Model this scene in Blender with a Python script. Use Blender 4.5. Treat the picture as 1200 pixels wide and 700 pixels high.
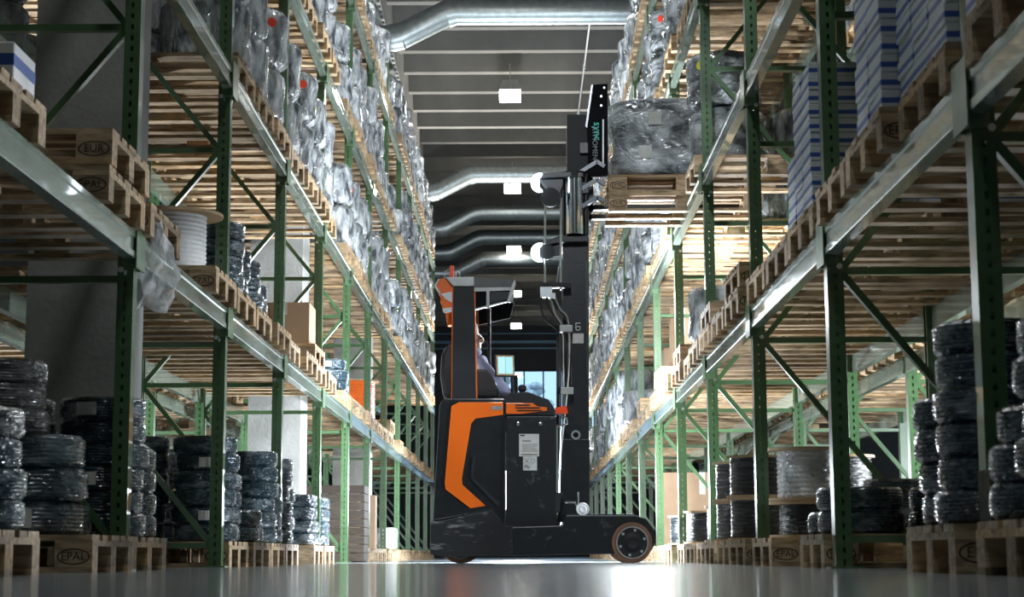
import bpy, bmesh, math, random
from mathutils import Vector, Matrix, noise as mnoise
random.seed(7)
R = math.radians
SC = bpy.context.scene
COL = SC.collection
for o in list(bpy.data.objects):
    bpy.data.objects.remove(o)

# ------------------------------------------------------------------ camera
CAM_H, PITCH, YAW, ROLL, FPX, PPY = .058, R(10.1), math.atan(10/2438), .004, 2400., 224.
cd = bpy.data.cameras.new('camera'); cam = bpy.data.objects.new('camera', cd); COL.objects.link(cam)
cd.sensor_width = 36; cd.lens = FPX/1200*36; cd.shift_y = -(350-PPY)/1200
cd.clip_start = .05; cd.clip_end = 300
cd.dof.use_dof = True; cd.dof.focus_distance = 15.6; cd.dof.aperture_fstop = 8
_fw = Vector((-math.sin(YAW)*math.cos(PITCH), math.cos(YAW)*math.cos(PITCH), math.sin(PITCH)))
_rt = Vector((math.cos(YAW), math.sin(YAW), 0)); _up = _rt.cross(_fw)
_R = _rt*math.cos(ROLL)-_up*math.sin(ROLL); _U = _up*math.cos(ROLL)+_rt*math.sin(ROLL)
cam.matrix_world = Matrix(((_R.x,_U.x,-_fw.x,0),(_R.y,_U.y,-_fw.y,0),(_R.z,_U.z,-_fw.z,CAM_H),(0,0,0,1)))
SC.camera = cam
def at(px, py, Y):
    """metric point on the plane at distance Y for a measured position"""
    d = _fw + _R*((px-600)/FPX) - _U*((py-PPY)/FPX)
    return Vector((0,0,CAM_H)) + d*(Y/d.y)

# ------------------------------------------------------------------ world, exposure
w = bpy.data.worlds.new('world'); SC.world = w; w.use_nodes = True
bg = w.node_tree.nodes['Background']; bg.inputs[0].default_value = (.42,.70,1,1); bg.inputs[1].default_value = 1.1
SC.view_settings.view_transform = 'Standard'; SC.view_settings.look = 'None'
SC.view_settings.exposure = 0.5; SC.view_settings.gamma = 1; SC.view_settings.use_curve_mapping = False
SC.cycles.sample_clamp_indirect = 4; SC.cycles.max_bounces = 7; SC.cycles.diffuse_bounces = 4
SC.cycles.caustics_reflective = False; SC.cycles.caustics_refractive = False

# ------------------------------------------------------------------ lights
def light(name, kind, loc, energy, color=(1,1,1), size=.2, rot=(0,0,0), spot=None):
    l = bpy.data.lights.new(name, kind); l.energy = energy; l.color = color
    if kind == 'AREA': l.shape = 'SQUARE'; l.size = size
    else: l.shadow_soft_size = size
    if spot: l.spot_size = spot; l.spot_blend = .6
    o = bpy.data.objects.new(name, l); COL.objects.link(o); o.location = loc; o.rotation_euler = rot
    return o
COOL = (.86,.93,1)
light('strobe_behind_truck', 'POINT', (.05,18.0,.55), 640, COOL, .14)
light('strobe_beside_mast', 'POINT', (1.0,17.6,2.2), 300, COOL, .14)
light('strobe_down_aisle', 'POINT', (-.1,27.0,.9), 480, COOL, .25)
light('strobe_to_ceiling', 'SPOT', (-.1,40.0,1.0), 4200, (1,.97,.92), .25, (R(222),0,0), R(84))
light('added_truck_fill', 'SPOT', (0,5.5,6.4), 720, COOL, .15, (R(65),0,R(-.9)), R(27))  # added unseen spot that brightens the truck's near side and raised load
light('strobe_left_aisle', 'POINT', (-6.2,15.5,.7), 1000, COOL, .25)
light('strobe_right_aisle', 'POINT', (5.6,12.8,.6), 1350, COOL, .25)

# ------------------------------------------------------------------ materials
def new_mat(name):
    m = bpy.data.materials.new(name); m.use_nodes = True
    nt = m.node_tree; b = nt.nodes['Principled BSDF']
    return m, nt, b
def N(nt, t, **kw):
    n = nt.nodes.new(t)
    for k, v in kw.items():
        if k in n.inputs: n.inputs[k].default_value = v
        else: setattr(n, k, v)
    return n
def ramp(nt, fac, stops):
    r = N(nt, 'ShaderNodeValToRGB'); e = r.color_ramp.elements
    while len(e) < len(stops): e.new(.5)
    for el, (p, c) in zip(e, stops): el.position = p; el.color = (*c, 1)
    nt.links.new(fac, r.inputs[0]); return r.outputs[0]
def simple(name, col, rough=.5, metal=0, var=.15, nscale=6., bump=0., bscale=40., spec=.5, coat=0., stretch=None):
    m, nt, b = new_mat(name)
    tc = N(nt, 'ShaderNodeTexCoord'); src = tc.outputs['Object']
    if stretch:
        mp = N(nt, 'ShaderNodeMapping'); mp.inputs['Scale'].default_value = stretch
        nt.links.new(src, mp.inputs[0]); src = mp.outputs[0]
    nz = N(nt, 'ShaderNodeTexNoise', Scale=nscale, Detail=5.); nt.links.new(src, nz.inputs['Vector'])
    lo = tuple(c*(1-var) for c in col); hi = tuple(min(1,c*(1+var)) for c in col)
    nt.links.new(ramp(nt, nz.outputs[0], [(.3,lo),(.7,hi)]), b.inputs['Base Color'])
    b.inputs['Roughness'].default_value = rough; b.inputs['Metallic'].default_value = metal
    b.inputs['Specular IOR Level'].default_value = spec; b.inputs['Coat Weight'].default_value = coat
    if bump:
        n2 = N(nt, 'ShaderNodeTexNoise', Scale=bscale, Detail=4.); nt.links.new(src, n2.inputs['Vector'])
        bp = N(nt, 'ShaderNodeBump', Strength=bump, Distance=.02); nt.links.new(n2.outputs[0], bp.inputs['Height'])
        nt.links.new(bp.outputs[0], b.inputs['Normal'])
    return m
def emit(name, col, strength):
    m, nt, b = new_mat(name)
    b.inputs['Base Color'].default_value = (*col,1); b.inputs['Emission Color'].default_value = (*col,1)
    b.inputs['Emission Strength'].default_value = strength
    return m
def wood(name, a, c, dark=.55):
    m, nt, b = new_mat(name)
    tc = N(nt, 'ShaderNodeTexCoord'); oi = N(nt, 'ShaderNodeObjectInfo'); ge = N(nt, 'ShaderNodeNewGeometry')
    add = N(nt, 'ShaderNodeMath', operation='ADD'); nt.links.new(oi.outputs['Random'], add.inputs[0]); nt.links.new(ge.outputs['Random Per Island'], add.inputs[1])
    fr = N(nt, 'ShaderNodeMath', operation='FRACT'); nt.links.new(add.outputs[0], fr.inputs[0])
    mp = N(nt, 'ShaderNodeMapping'); mp.inputs['Scale'].default_value = (3,14,14); nt.links.new(tc.outputs['Object'], mp.inputs[0])
    nt.links.new(fr.outputs[0], mp.inputs['Location'])
    nz = N(nt, 'ShaderNodeTexNoise', Scale=2.5, Detail=6., Distortion=.6); nt.links.new(mp.outputs[0], nz.inputs['Vector'])
    base = ramp(nt, fr.outputs[0], [(0,a),(.5,c),(.8,tuple(x*.72 for x in a)),(1,(c[0]*1.05,c[1]*.92,c[2]*.75))])
    gr = ramp(nt, nz.outputs[0], [(.3,(dark,dark*.95,dark*.9)),(.6,(1,1,1))])
    mx = N(nt, 'ShaderNodeMix', data_type='RGBA', blend_type='MULTIPLY'); mx.inputs[0].default_value = 1
    nt.links.new(base, mx.inputs[6]); nt.links.new(gr, mx.inputs[7]); nt.links.new(mx.outputs[2], b.inputs['Base Color'])
    b.inputs['Roughness'].default_value = .75
    bp = N(nt, 'ShaderNodeBump', Strength=.25, Distance=.01); nt.links.new(nz.outputs[0], bp.inputs['Height']); nt.links.new(bp.outputs[0], b.inputs['Normal'])
    return m
def film(name, under, over, lo, hi, rough, bump, scale=9., stretch=(1,1,1)):
    """cling film over goods: pale wrinkled film over the colour underneath"""
    m, nt, b = new_mat(name)
    tc = N(nt, 'ShaderNodeTexCoord'); oi = N(nt, 'ShaderNodeObjectInfo')
    mp = N(nt, 'ShaderNodeMapping'); mp.inputs['Scale'].default_value = stretch
    nt.links.new(tc.outputs['Object'], mp.inputs[0]); 
    sc = N(nt, 'ShaderNodeMath', operation='MULTIPLY'); sc.inputs[1].default_value = 30; nt.links.new(oi.outputs['Random'], sc.inputs[0]); nt.links.new(sc.outputs[0], mp.inputs['Location'])
    nz = N(nt, 'ShaderNodeTexNoise', Scale=scale, Detail=7., Distortion=.35); nt.links.new(mp.outputs[0], nz.inputs['Vector'])
    nt.links.new(ramp(nt, nz.outputs[0], [(lo,under),(hi,over)]), b.inputs['Base Color'])
    b.inputs['Roughness'].default_value = rough; b.inputs['Specular IOR Level'].default_value = .8; b.inputs['Coat Weight'].default_value = .6; b.inputs['Coat Roughness'].default_value = .12
    n2 = N(nt, 'ShaderNodeTexNoise', Scale=scale*1.7, Detail=3., Distortion=1.2); nt.links.new(mp.outputs[0], n2.inputs['Vector'])
    bp = N(nt, 'ShaderNodeBump', Strength=bump, Distance=.05); nt.links.new(n2.outputs[0], bp.inputs['Height'])
    nt.links.new(bp.outputs[0], b.inputs['Normal']); nt.links.new(bp.outputs[0], b.inputs['Coat Normal'])
    return m

M = {}
M['green'] = simple('green_rack_paint', (.062,.130,.055), .32, .0, .2, 5., coat=.3)
M['beam'] = simple('pale_green_beam_paint', (.25,.32,.26), .27, .55, .12, 8., coat=.5)
M['bracket'] = simple('green_connector', (.11,.19,.10), .3, .1, .15, 9.)
M['zinc'] = simple('zinc', (.62,.66,.68), .3, .9, .1, 20.)
M['wood'] = wood('pallet_wood', (.40,.28,.165), (.70,.51,.31), .36)
M['wood_dark'] = wood('weathered_wood', (.045,.032,.024), (.08,.06,.042))
M['ply'] = wood('plywood', (.62,.44,.26), (.68,.5,.31), .8)
M['ink'] = simple('stamp_ink', (.035,.025,.02), .8, 0, .2)
M['coil'] = film('dark_coil_film', (.022,.048,.066), (.42,.49,.53), .52, .82, .2, .55, 7., (1,1,2.2))
M['coil_grey'] = film('grey_coil_film', (.07,.075,.075), (.42,.42,.41), .45, .75, .24, .5, 8., (1,1,3))
M['film'] = film('silver_film', (.07,.085,.10), (.70,.74,.77), .36, .62, .14, .9, 7., (1.4,1.4,.7))
M['film_dark'] = film('smoky_film', (.05,.062,.07), (.62,.66,.69), .38, .66, .15, .8, 6., (.8,.8,1.5))
M['film_white'] = film('white_film', (.45,.48,.5), (.88,.9,.92), .35, .6, .2, .7, 7.)
M['cable_black'] = film('black_cable', (.006,.009,.013), (.10,.12,.15), .55, .8, .28, .5, 9., (1,1,5))
M['cable_white'] = simple('white_cable', (.72,.73,.74), .4, 0, .06, 30.)
M['cable_orange'] = simple('orange_cable', (.85,.16,.02), .4, 0, .12, 20.)
M['paper'] = simple('label_paper', (.66,.66,.63), .6, 0, .1, 25.)
M['red'] = simple('red_sticker', (.9,.07,.03), .5); M['yellow'] = simple('yellow_sticker', (.85,.8,.05), .5)
M['card'] = simple('cardboard', (.40,.27,.17), .8, 0, .12, 4.)
M['concrete'] = simple('concrete', (.31,.31,.295), .8, 0, .16, 3., .25, 30.)
M['rib'] = simple('ceiling_concrete', (.21,.205,.19), .85, 0, .14, 2.2, .2, 20.)
M['wall'] = simple('dark_wall_panel', (.045,.05,.055), .7, 0, .06, 1.5)
M['dwall'] = simple('dark_end_wall', (.025,.032,.038), .6, 0, .1, 1.5)
M['duct'] = simple('galvanised_duct', (.40,.45,.46), .42, .85, .18, 12.)
M['black'] = simple('truck_black', (.012,.015,.018), .3, 0, .3, 12., .06, 90., .5, .2)
M['matte'] = simple('matte_black', (.010,.012,.014), .6, 0, .3, 14.)
M['worn'] = simple('scuffed_chassis', (.04,.043,.046), .38, .2, .75, 5., .25, 25., stretch=(1,1,5))
M['orange'] = simple('truck_orange', (1.0,.17,.004), .35, 0, .04, 2., coat=.4)
M['silver'] = simple('roof_grey', (.42,.43,.42), .35, .5, .15, 10.)
M['roofgrey'] = simple('roof_dark_grey', (.09,.09,.09), .4, .2, .2, 12.)
M['liner'] = simple('dull_liner', (.012,.013,.014), .95, 0, .2, 8., spec=.05)
M['rail'] = simple('blue_grey_rail', (.10,.22,.32), .4, .3, .1)
M['blueprint'] = simple('blue_print', (.03,.09,.36), .5)
M['chrome'] = simple('chrome', (.75,.78,.82), .12, 1, .05)
M['rubber'] = simple('rubber', (.02,.02,.02), .7); M['tyre'] = simple('brown_tyre', (.20,.10,.06), .55)
M['whitepl'] = simple('white_plastic', (.85,.88,.92), .25, 0, .03, coat=.5)
M['hoodie'] = simple('lavender_hoodie', (.30,.31,.46), .9, 0, .12, 9., .3, 60.)
M['skin'] = simple('skin', (.80,.50,.38), .5, 0, .06)
M['trouser'] = simple('dark_trousers', (.03,.035,.05), .9)
M['hair'] = simple('hair', (.10,.06,.035), .7, 0, .3, 60.)
M['seat'] = simple('seat_vinyl', (.02,.02,.022), .45, 0, .2)
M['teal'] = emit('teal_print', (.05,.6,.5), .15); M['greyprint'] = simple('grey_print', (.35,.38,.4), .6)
M['whiteprint'] = simple('white_print', (.8,.8,.8), .6)
M['beacon'] = simple('beacon_red', (.9,.08,.02), .3, coat=.6)
M['lens'] = emit('lamp_lens', (1,.93,.78), 22)
M['cover_glow'] = emit('glowing_cover', (.80,.90,1), 6)  # strobe reflection on the pulley covers, put in as emission
def patchy(name, a, c, lo, hi, scale, rough, stretch=(1,1,1)):
    m, nt, b = new_mat(name); tc = N(nt,'ShaderNodeTexCoord'); mp = N(nt,'ShaderNodeMapping'); mp.inputs['Scale'].default_value = stretch
    nt.links.new(tc.outputs['Object'],mp.inputs[0]); nz = N(nt,'ShaderNodeTexNoise',Scale=scale,Detail=8.,Roughness=.7); nt.links.new(mp.outputs[0],nz.inputs['Vector'])
    nt.links.new(ramp(nt,nz.outputs[0],[(lo,a),(hi,c)]),b.inputs['Base Color']); b.inputs['Roughness'].default_value = rough
    bp = N(nt,'ShaderNodeBump',Strength=.2,Distance=.01); nt.links.new(nz.outputs[0],bp.inputs['Height']); nt.links.new(bp.outputs[0],b.inputs['Normal'])
    return m
M['protector'] = patchy('worn_protector',(.012,.012,.010),(.20,.15,.02),.52,.68,7.,.6)
M['worn'] = patchy('scuffed_chassis',(.016,.018,.020),(.34,.35,.36),.56,.74,5.,.4,(1,1,4.5))
M['scuffed'] = patchy('scuffed_cover',(.012,.015,.018),(.14,.15,.16),.60,.74,9.,.34,(1,1,1))

def screen_mat():
    m, nt, b = new_mat('terminal_screen')
    tc = N(nt,'ShaderNodeTexCoord'); bk = N(nt,'ShaderNodeTexBrick', Scale=1.)
    bk.inputs['Color1'].default_value=(.36,.70,.76,1); bk.inputs['Color2'].default_value=(.45,.76,.80,1); bk.inputs['Mortar'].default_value=(.08,.25,.32,1)
    bk.inputs['Brick Width'].default_value=.09; bk.inputs['Row Height'].default_value=.025; bk.inputs['Mortar Size'].default_value=.0018
    nt.links.new(tc.outputs['Object'], bk.inputs['Vector'])
    nt.links.new(bk.outputs[0], b.inputs['Emission Color']); b.inputs['Emission Strength'].default_value=.9
    b.inputs['Base Color'].default_value=(.02,.03,.03,1); b.inputs['Roughness'].default_value=.2
    return m
M['screen'] = screen_mat()
def floor_mat():
    m, nt, b = new_mat('polished_floor')
    tc = N(nt,'ShaderNodeTexCoord'); nz = N(nt,'ShaderNodeTexNoise', Scale=1.3, Detail=7.); nt.links.new(tc.outputs['Object'], nz.inputs['Vector'])
    nt.links.new(ramp(nt, nz.outputs[0], [(.3,(.40,.46,.50)),(.7,(.48,.54,.58))]), b.inputs['Base Color'])
    n2 = N(nt,'ShaderNodeTexNoise', Scale=9., Detail=5.); nt.links.new(tc.outputs['Object'], n2.inputs['Vector'])
    rr = N(nt,'ShaderNodeMapRange'); rr.inputs['To Min'].default_value=.11; rr.inputs['To Max'].default_value=.22
    nt.links.new(n2.outputs[0], rr.inputs[0]); nt.links.new(rr.outputs[0], b.inputs['Roughness'])
    n3 = N(nt,'ShaderNodeTexNoise', Scale=2.2, Detail=2.); nt.links.new(tc.outputs['Object'], n3.inputs['Vector'])
    bp = N(nt,'ShaderNodeBump', Strength=.03, Distance=.02); nt.links.new(n3.outputs[0], bp.inputs['Height']); nt.links.new(bp.outputs[0], b.inputs['Normal'])
    b.inputs['Coat Weight'].default_value=.4; b.inputs['Coat Roughness'].default_value=.08
    return m
M['floor'] = floor_mat()
def boxmat():
    m, nt, b = new_mat('white_blue_carton')
    tc = N(nt,'ShaderNodeTexCoord'); sp = N(nt,'ShaderNodeSeparateXYZ'); nt.links.new(tc.outputs['Object'], sp.inputs[0])
    c = ramp(nt, sp.outputs['Z'], [(0,(.62,.65,.68)),(.0125,(.62,.65,.68)),(.013,(.03,.09,.36)),(.033,(.03,.09,.36)),(.0335,(.62,.65,.68))])
    nt.links.new(c, b.inputs['Base Color']); b.inputs['Roughness'].default_value=.5
    c_ = [n for n in nt.nodes if n.type=='VALTORGB'][0]; c_.color_ramp.interpolation='CONSTANT'
    return m
M['carton'] = boxmat()
def glassmat():
    m, nt, b = new_mat('window_glass')
    tr = N(nt,'ShaderNodeBsdfTransparent'); gl = N(nt,'ShaderNodeBsdfGlossy', Roughness=.03); mx = N(nt,'ShaderNodeMixShader'); mx.inputs[0].default_value=.08
    nt.links.new(tr.outputs[0],mx.inputs[1]); nt.links.new(gl.outputs[0],mx.inputs[2]); nt.links.new(mx.outputs[0], nt.nodes['Material Output'].inputs[0])
    return m
M['glass'] = glassmat()
def stripmat():
    m, nt, b = new_mat('loose_film')
    tr = N(nt,'ShaderNodeBsdfTransparent'); mx = N(nt,'ShaderNodeMixShader'); tl = N(nt,'ShaderNodeBsdfTranslucent'); m2 = N(nt,'ShaderNodeMixShader'); m2.inputs[0].default_value=.55
    tl.inputs[0].default_value=(.9,.93,.95,1)
    b.inputs['Base Color'].default_value=(.9,.93,.95,1); b.inputs['Roughness'].default_value=.25
    tc = N(nt,'ShaderNodeTexCoord'); nz = N(nt,'ShaderNodeTexNoise', Scale=14., Detail=4., Distortion=.6); nt.links.new(tc.outputs['Object'], nz.inputs['Vector'])
    rr = N(nt,'ShaderNodeMapRange'); rr.inputs['From Min'].default_value=.35; rr.inputs['From Max'].default_value=.65; rr.inputs['To Min'].default_value=.35; rr.inputs['To Max'].default_value=.95
    nt.links.new(nz.outputs[0], rr.inputs[0]); nt.links.new(rr.outputs[0], mx.inputs[0])
    nt.links.new(b.outputs[0],m2.inputs[1]); nt.links.new(tl.outputs[0],m2.inputs[2])
    nt.links.new(tr.outputs[0],mx.inputs[1]); nt.links.new(m2.outputs[0],mx.inputs[2]); nt.links.new(mx.outputs[0], nt.nodes['Material Output'].inputs[0])
    return m
M['strip'] = stripmat()

# ------------------------------------------------------------------ mesh builder
class MB:
    def __init__(s): s.v = []; s.f = []
    def add(s, vs, fs):
        o = len(s.v); s.v += [tuple(v) for v in vs]; s.f += [tuple(i+o for i in f) for f in fs]; return s
    def box(s, x0,y0,z0,x1,y1,z1):
        return s.add([(x0,y0,z0),(x1,y0,z0),(x1,y1,z0),(x0,y1,z0),(x0,y0,z1),(x1,y0,z1),(x1,y1,z1),(x0,y1,z1)],
                     [(3,2,1,0),(4,5,6,7),(0,1,5,4),(1,2,6,5),(2,3,7,6),(3,0,4,7)])
    def cbox(s, c, d): return s.box(c[0]-d[0]/2,c[1]-d[1]/2,c[2]-d[2]/2,c[0]+d[0]/2,c[1]+d[1]/2,c[2]+d[2]/2)
    def bar(s, a, b, w, t, up=(0,0,1)):
        a = Vector(a); b = Vector(b); d = (b-a).normalized(); u = Vector(up)
        if abs(d.dot(u)) > .95: u = Vector((0,1,0))
        x = d.cross(u).normalized(); y = x.cross(d)
        vs = []
        for p in (a,b):
            for i,j in ((-1,-1),(1,-1),(1,1),(-1,1)): vs.append(p + x*(i*w/2) + y*(j*t/2))
        return s.add(vs, [(3,2,1,0),(4,5,6,7),(0,1,5,4),(1,2,6,5),(2,3,7,6),(3,0,4,7)])
    def tube(s, pts, r, n=8):
        pts = [Vector(p) for p in pts]; rs = r if isinstance(r,(list,tuple)) else [r]*len(pts); vs = []; ref = None
        for i,p in enumerate(pts):
            d = (pts[min(i+1,len(pts)-1)]-pts[max(i-1,0)]).normalized()
            if ref is None: ref = Vector((0,0,1)) if abs(d.z) < .9 else Vector((1,0,0))
            x = d.cross(ref).normalized(); y = x.cross(d); ref = y
            vs += [p + (x*math.cos(2*math.pi*k/n)+y*math.sin(2*math.pi*k/n))*rs[i] for k in range(n)]
        fs = []
        for i in range(len(pts)-1):
            fs += [(i*n+k, i*n+(k+1)%n, (i+1)*n+(k+1)%n, (i+1)*n+k) for k in range(n)]
        fs += [tuple(range(n-1,-1,-1)), tuple((len(pts)-1)*n+k for k in range(n))]
        return s.add(vs, fs)
    def lathe(s, prof, n=24, c=(0,0,0), axis='z', fn=None, cap=True):
        vs = []
        for (r,z) in prof:
            for k in range(n):
                a = 2*math.pi*k/n; rr = r
                if fn: rr = fn(r,z,a)
                p = (rr*math.cos(a), rr*math.sin(a), z)
                if axis == 'y': p = (p[0], p[2], p[1])
                if axis == 'x': p = (p[2], p[0], p[1])
                vs.append((p[0]+c[0],p[1]+c[1],p[2]+c[2]))
        fs = [(i*n+k, i*n+(k+1)%n, (i+1)*n+(k+1)%n, (i+1)*n+k) for i in range(len(prof)-1) for k in range(n)]
        if cap: fs += [tuple(range(n-1,-1,-1)), tuple((len(prof)-1)*n+k for k in range(n))]
        return s.add(vs, fs)
    def prism(s, poly, y0, y1):
        """poly of (x,z) extruded in y"""
        n = len(poly)
        vs = [(p[0],y0,p[1]) for p in poly]+[(p[0],y1,p[1]) for p in poly]
        return s.add(vs, [tuple(range(n)), tuple(range(2*n-1,n-1,-1))]+[(i,i+n,(i+1)%n+n,(i+1)%n) for i in range(n)])
    def mesh(s, name, m, smooth=False):
        me = bpy.data.meshes.new(name); me.from_pydata(s.v, [], s.f)
        bm = bmesh.new(); bm.from_mesh(me); bmesh.ops.recalc_face_normals(bm, faces=bm.faces); bm.to_mesh(me); bm.free()
        if smooth:
            for p in me.polygons: p.use_smooth = True
            if smooth != 2: me.set_sharp_from_angle(angle=R(40))
        me.materials.append(M[m] if isinstance(m,str) else m); return me
    def build(s, name, m, parent=None, loc=(0,0,0), smooth=False): return link(name, s.mesh(name, m, smooth), parent, loc)
def link(name, data, parent=None, loc=(0,0,0), rz=0):
    o = bpy.data.objects.new(name, data); COL.objects.link(o); o.location = loc
    if rz: o.rotation_euler = (0,0,rz)
    if parent: o.parent = parent
    return o
def tag(o, label=None, cat=None, group=None, kind=None):
    if label: o['label'] = label
    if cat: o['category'] = cat
    if group: o['group'] = group
    if kind: o['kind'] = kind
    return o
def empty(name, loc=(0,0,0), rz=0):
    o = link(name, None, None, loc, rz); o.empty_display_size = .1; return o
def text_mesh(name, txt, size, m, extrude=.0006):
    c = bpy.data.curves.new(name, 'FONT'); c.body = txt; c.size = size; c.extrude = extrude; c.align_x = 'CENTER'; c.align_y = 'CENTER'; c.resolution_u = 3
    o = bpy.data.objects.new(name, c); COL.objects.link(o)
    bpy.context.view_layer.update()
    me = bpy.data.meshes.new_from_object(o.evaluated_get(bpy.context.evaluated_depsgraph_get()))
    bpy.data.objects.remove(o); me.name = name; me.materials.clear(); me.materials.append(M[m]); return me
def stand(me):      # text lying in xy -> standing, facing -y
    me.transform(Matrix.Rotation(R(90),4,'X')); return me
ORD = ['zeroth','first','second','third','fourth','fifth','sixth','seventh','eighth','ninth','tenth','eleventh','twelfth','thirteenth','fourteenth','fifteenth','sixteenth','seventeenth','eighteenth','nineteenth','twentieth']
def o_(n):
    if n <= 20: return ORD[n]
    if n%10 == 0: return ['','','','thirtieth','fortieth'][n//10]
    return ['','','twenty','thirty','forty'][n//10]+'-'+ORD[n%10]

# ------------------------------------------------------------------ setting
HALL_Y0, HALL_Y1, HALL_X0, HALL_X1, CEIL = -5., 72., -8.5, 8.0, 8.0
def struct(name, mb, m, parent=None, **k):
    o = mb.build(name, m, parent, **k)
    if parent is None: o['kind'] = 'structure'
    return o
struct('floor', MB().box(HALL_X0-.3,HALL_Y0-.3,-.2,HALL_X1+.3,HALL_Y1+.3,0), 'floor')
ceil = struct('ceiling', MB().box(HALL_X0-.3,HALL_Y0-.3,CEIL+.62,HALL_X1+.3,HALL_Y1+.3,CEIL+.8), 'rib')
rib = MB()
rib.add([(x,y,z) for x in (HALL_X0,HALL_X1) for (y,z) in ((-.10,0),(.10,0),(.10,.62),(-.10,.62))], [(0,1,2,3),(7,6,5,4),(0,4,5,1),(1,5,6,2),(2,6,7,3),(3,7,4,0)])
ribme = rib.mesh('ceiling_rib','rib')
y = 1.0
while y < HALL_Y1:
    link('ceiling_rib', ribme, ceil, (0,y,CEIL)); y += 1.47
struct('wall_left', MB().box(HALL_X0-.3,HALL_Y0,0,HALL_X0,HALL_Y1,CEIL+.62), 'wall')
struct('wall_right', MB().box(HALL_X1,HALL_Y0,0,HALL_X1+.3,HALL_Y1,CEIL+.62), 'wall')
struct('wall_front', MB().box(HALL_X0-.3,HALL_Y0-.3,0,HALL_X1+.3,HALL_Y0,CEIL+.62), 'wall')
WX0, WX1, WZ0, WZ1 = -2.6, 2.8, 2.6, 6.45
bw = MB().box(HALL_X0-.3,HALL_Y1,0,WX0,HALL_Y1+.3,CEIL+.62).box(WX1,HALL_Y1,0,HALL_X1+.3,HALL_Y1+.3,CEIL+.62)
bw.box(WX0,HALL_Y1,0,WX1,HALL_Y1+.3,WZ0).box(WX0,HALL_Y1,WZ1,WX1,HALL_Y1+.3,CEIL+.62)
wb = struct('wall_back', bw, 'dwall')
win = struct('window_1', MB().box(WX0,HALL_Y1-.03,WZ0-.06,WX1,HALL_Y1+.05,WZ0).box(WX0,HALL_Y1-.03,WZ1,WX1,HALL_Y1+.05,WZ1+.06), 'matte')
k = WX0
while k < WX1-.1:
    MB().box(k+.03,HALL_Y1+.1,WZ0,min(k+.65,WX1)-.0,HALL_Y1+.12,WZ1).build('pane','glass',win)
    MB().box(k-.02,HALL_Y1-.02,WZ0,k+.03,HALL_Y1+.14,WZ1).build('mullion','matte',win)
    k += .675
for n,(z,t) in enumerate(((7.42,.10),(7.22,.05),(7.75,.04))):
    MB().box(HALL_X0,HALL_Y1-.08,z,HALL_X1,HALL_Y1,z+t).build('wall_rail','rail',wb)
# trees beyond the window
def snowtree(name, x, y, h, label):
    t = empty(name,(x,y,0)); MB().tube([(0,0,0),(0,0,h*.8)],[.16,.05],8).build('trunk','wood_dark',t)
    m = MB()
    for _ in range(90):
        a = random.random()*6.28; zz = random.uniform(.25,1); rr = (1.05-zz)*h*.33*random.random()**.5+.1; r = random.uniform(.15,.4)
        c = (rr*math.cos(a),rr*math.sin(a),zz*h)
        m.lathe([(r*.05,-r*.6),(r*.8,-r*.3),(r,0),(r*.6,r*.5),(r*.05,r*.6)],7,c)
    m.build('crown','film_white',t); tag(t,label,'tree')
for i,(x,y,lb) in enumerate(((-.9,77,'frosted pale tree outside, left part of far window'),(.6,82.4,'frosted pale tree outside, middle of far window'),(2.4,88,'frosted pale tree outside beside the mast in far window'))):
    snowtree('tree',x,y,6.9,lb)
struct('ground_outside', MB().box(-30,HALL_Y1+.3,-.3,30,110,-.02), 'concrete')

# longitudinal girder with perforated cable tray
struct('ceiling_girder', MB().box(-2.5,0,7.42,-1.93,40,CEIL+.6), 'concrete')
tray = empty('cable_tray',(-1.9,0,7.40)); tag(tray,'perforated metal cable tray along concrete girder above left rack','cable tray')
MB().box(-.028,2,-.012,-.022,40,.06).box(.022,2,-.012,.028,40,.06).build('side_rail','zinc',tray)
m = MB(); y = 2.
while y < 40: m.box(-.022,y,-.012,.022,y+.14,-.006); y += .28
tag(m.build('rung','zinc',tray), kind='stuff')

# ceiling lamps
def lamp(i, Y, power):
    Z = 7.55; t = empty('ceiling_lamp',(-.16,Y,Z))
    tag(t, f'rectangular high-bay ceiling lamp over the aisle, {o_(i)} from the camera','ceiling lamp','high-bay lamps along the aisle')
    MB().add([(-.17,-.2,0),(.17,-.2,0),(.17,.2,0),(-.17,.2,0),(-.12,-.13,.18),(.12,-.13,.18),(.12,.13,.18),(-.12,.13,.18)],
             [(0,1,5,4),(1,2,6,5),(2,3,7,6),(3,0,4,7),(4,5,6,7)]).build('housing','zinc',t)
    MB().box(-.17,-.2,-.13,.17,.2,-.002).build('diffuser','lens',t)
    MB().tube([(0,0,.18),(0,0,.48)],.008,6).build('hanger','zinc',t)
    light('lamp_light','AREA',(-.16,Y,Z-.14),power,(.86,.94,1),.4)
for i,(Y,pw) in enumerate(((-1.6,35),(7.0,40),(15.6,50),(24.2,60),(32.8,50),(41.4,30),(50.,15),(58.6,10),(67.,10))): lamp(i+1,Y,pw)

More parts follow.
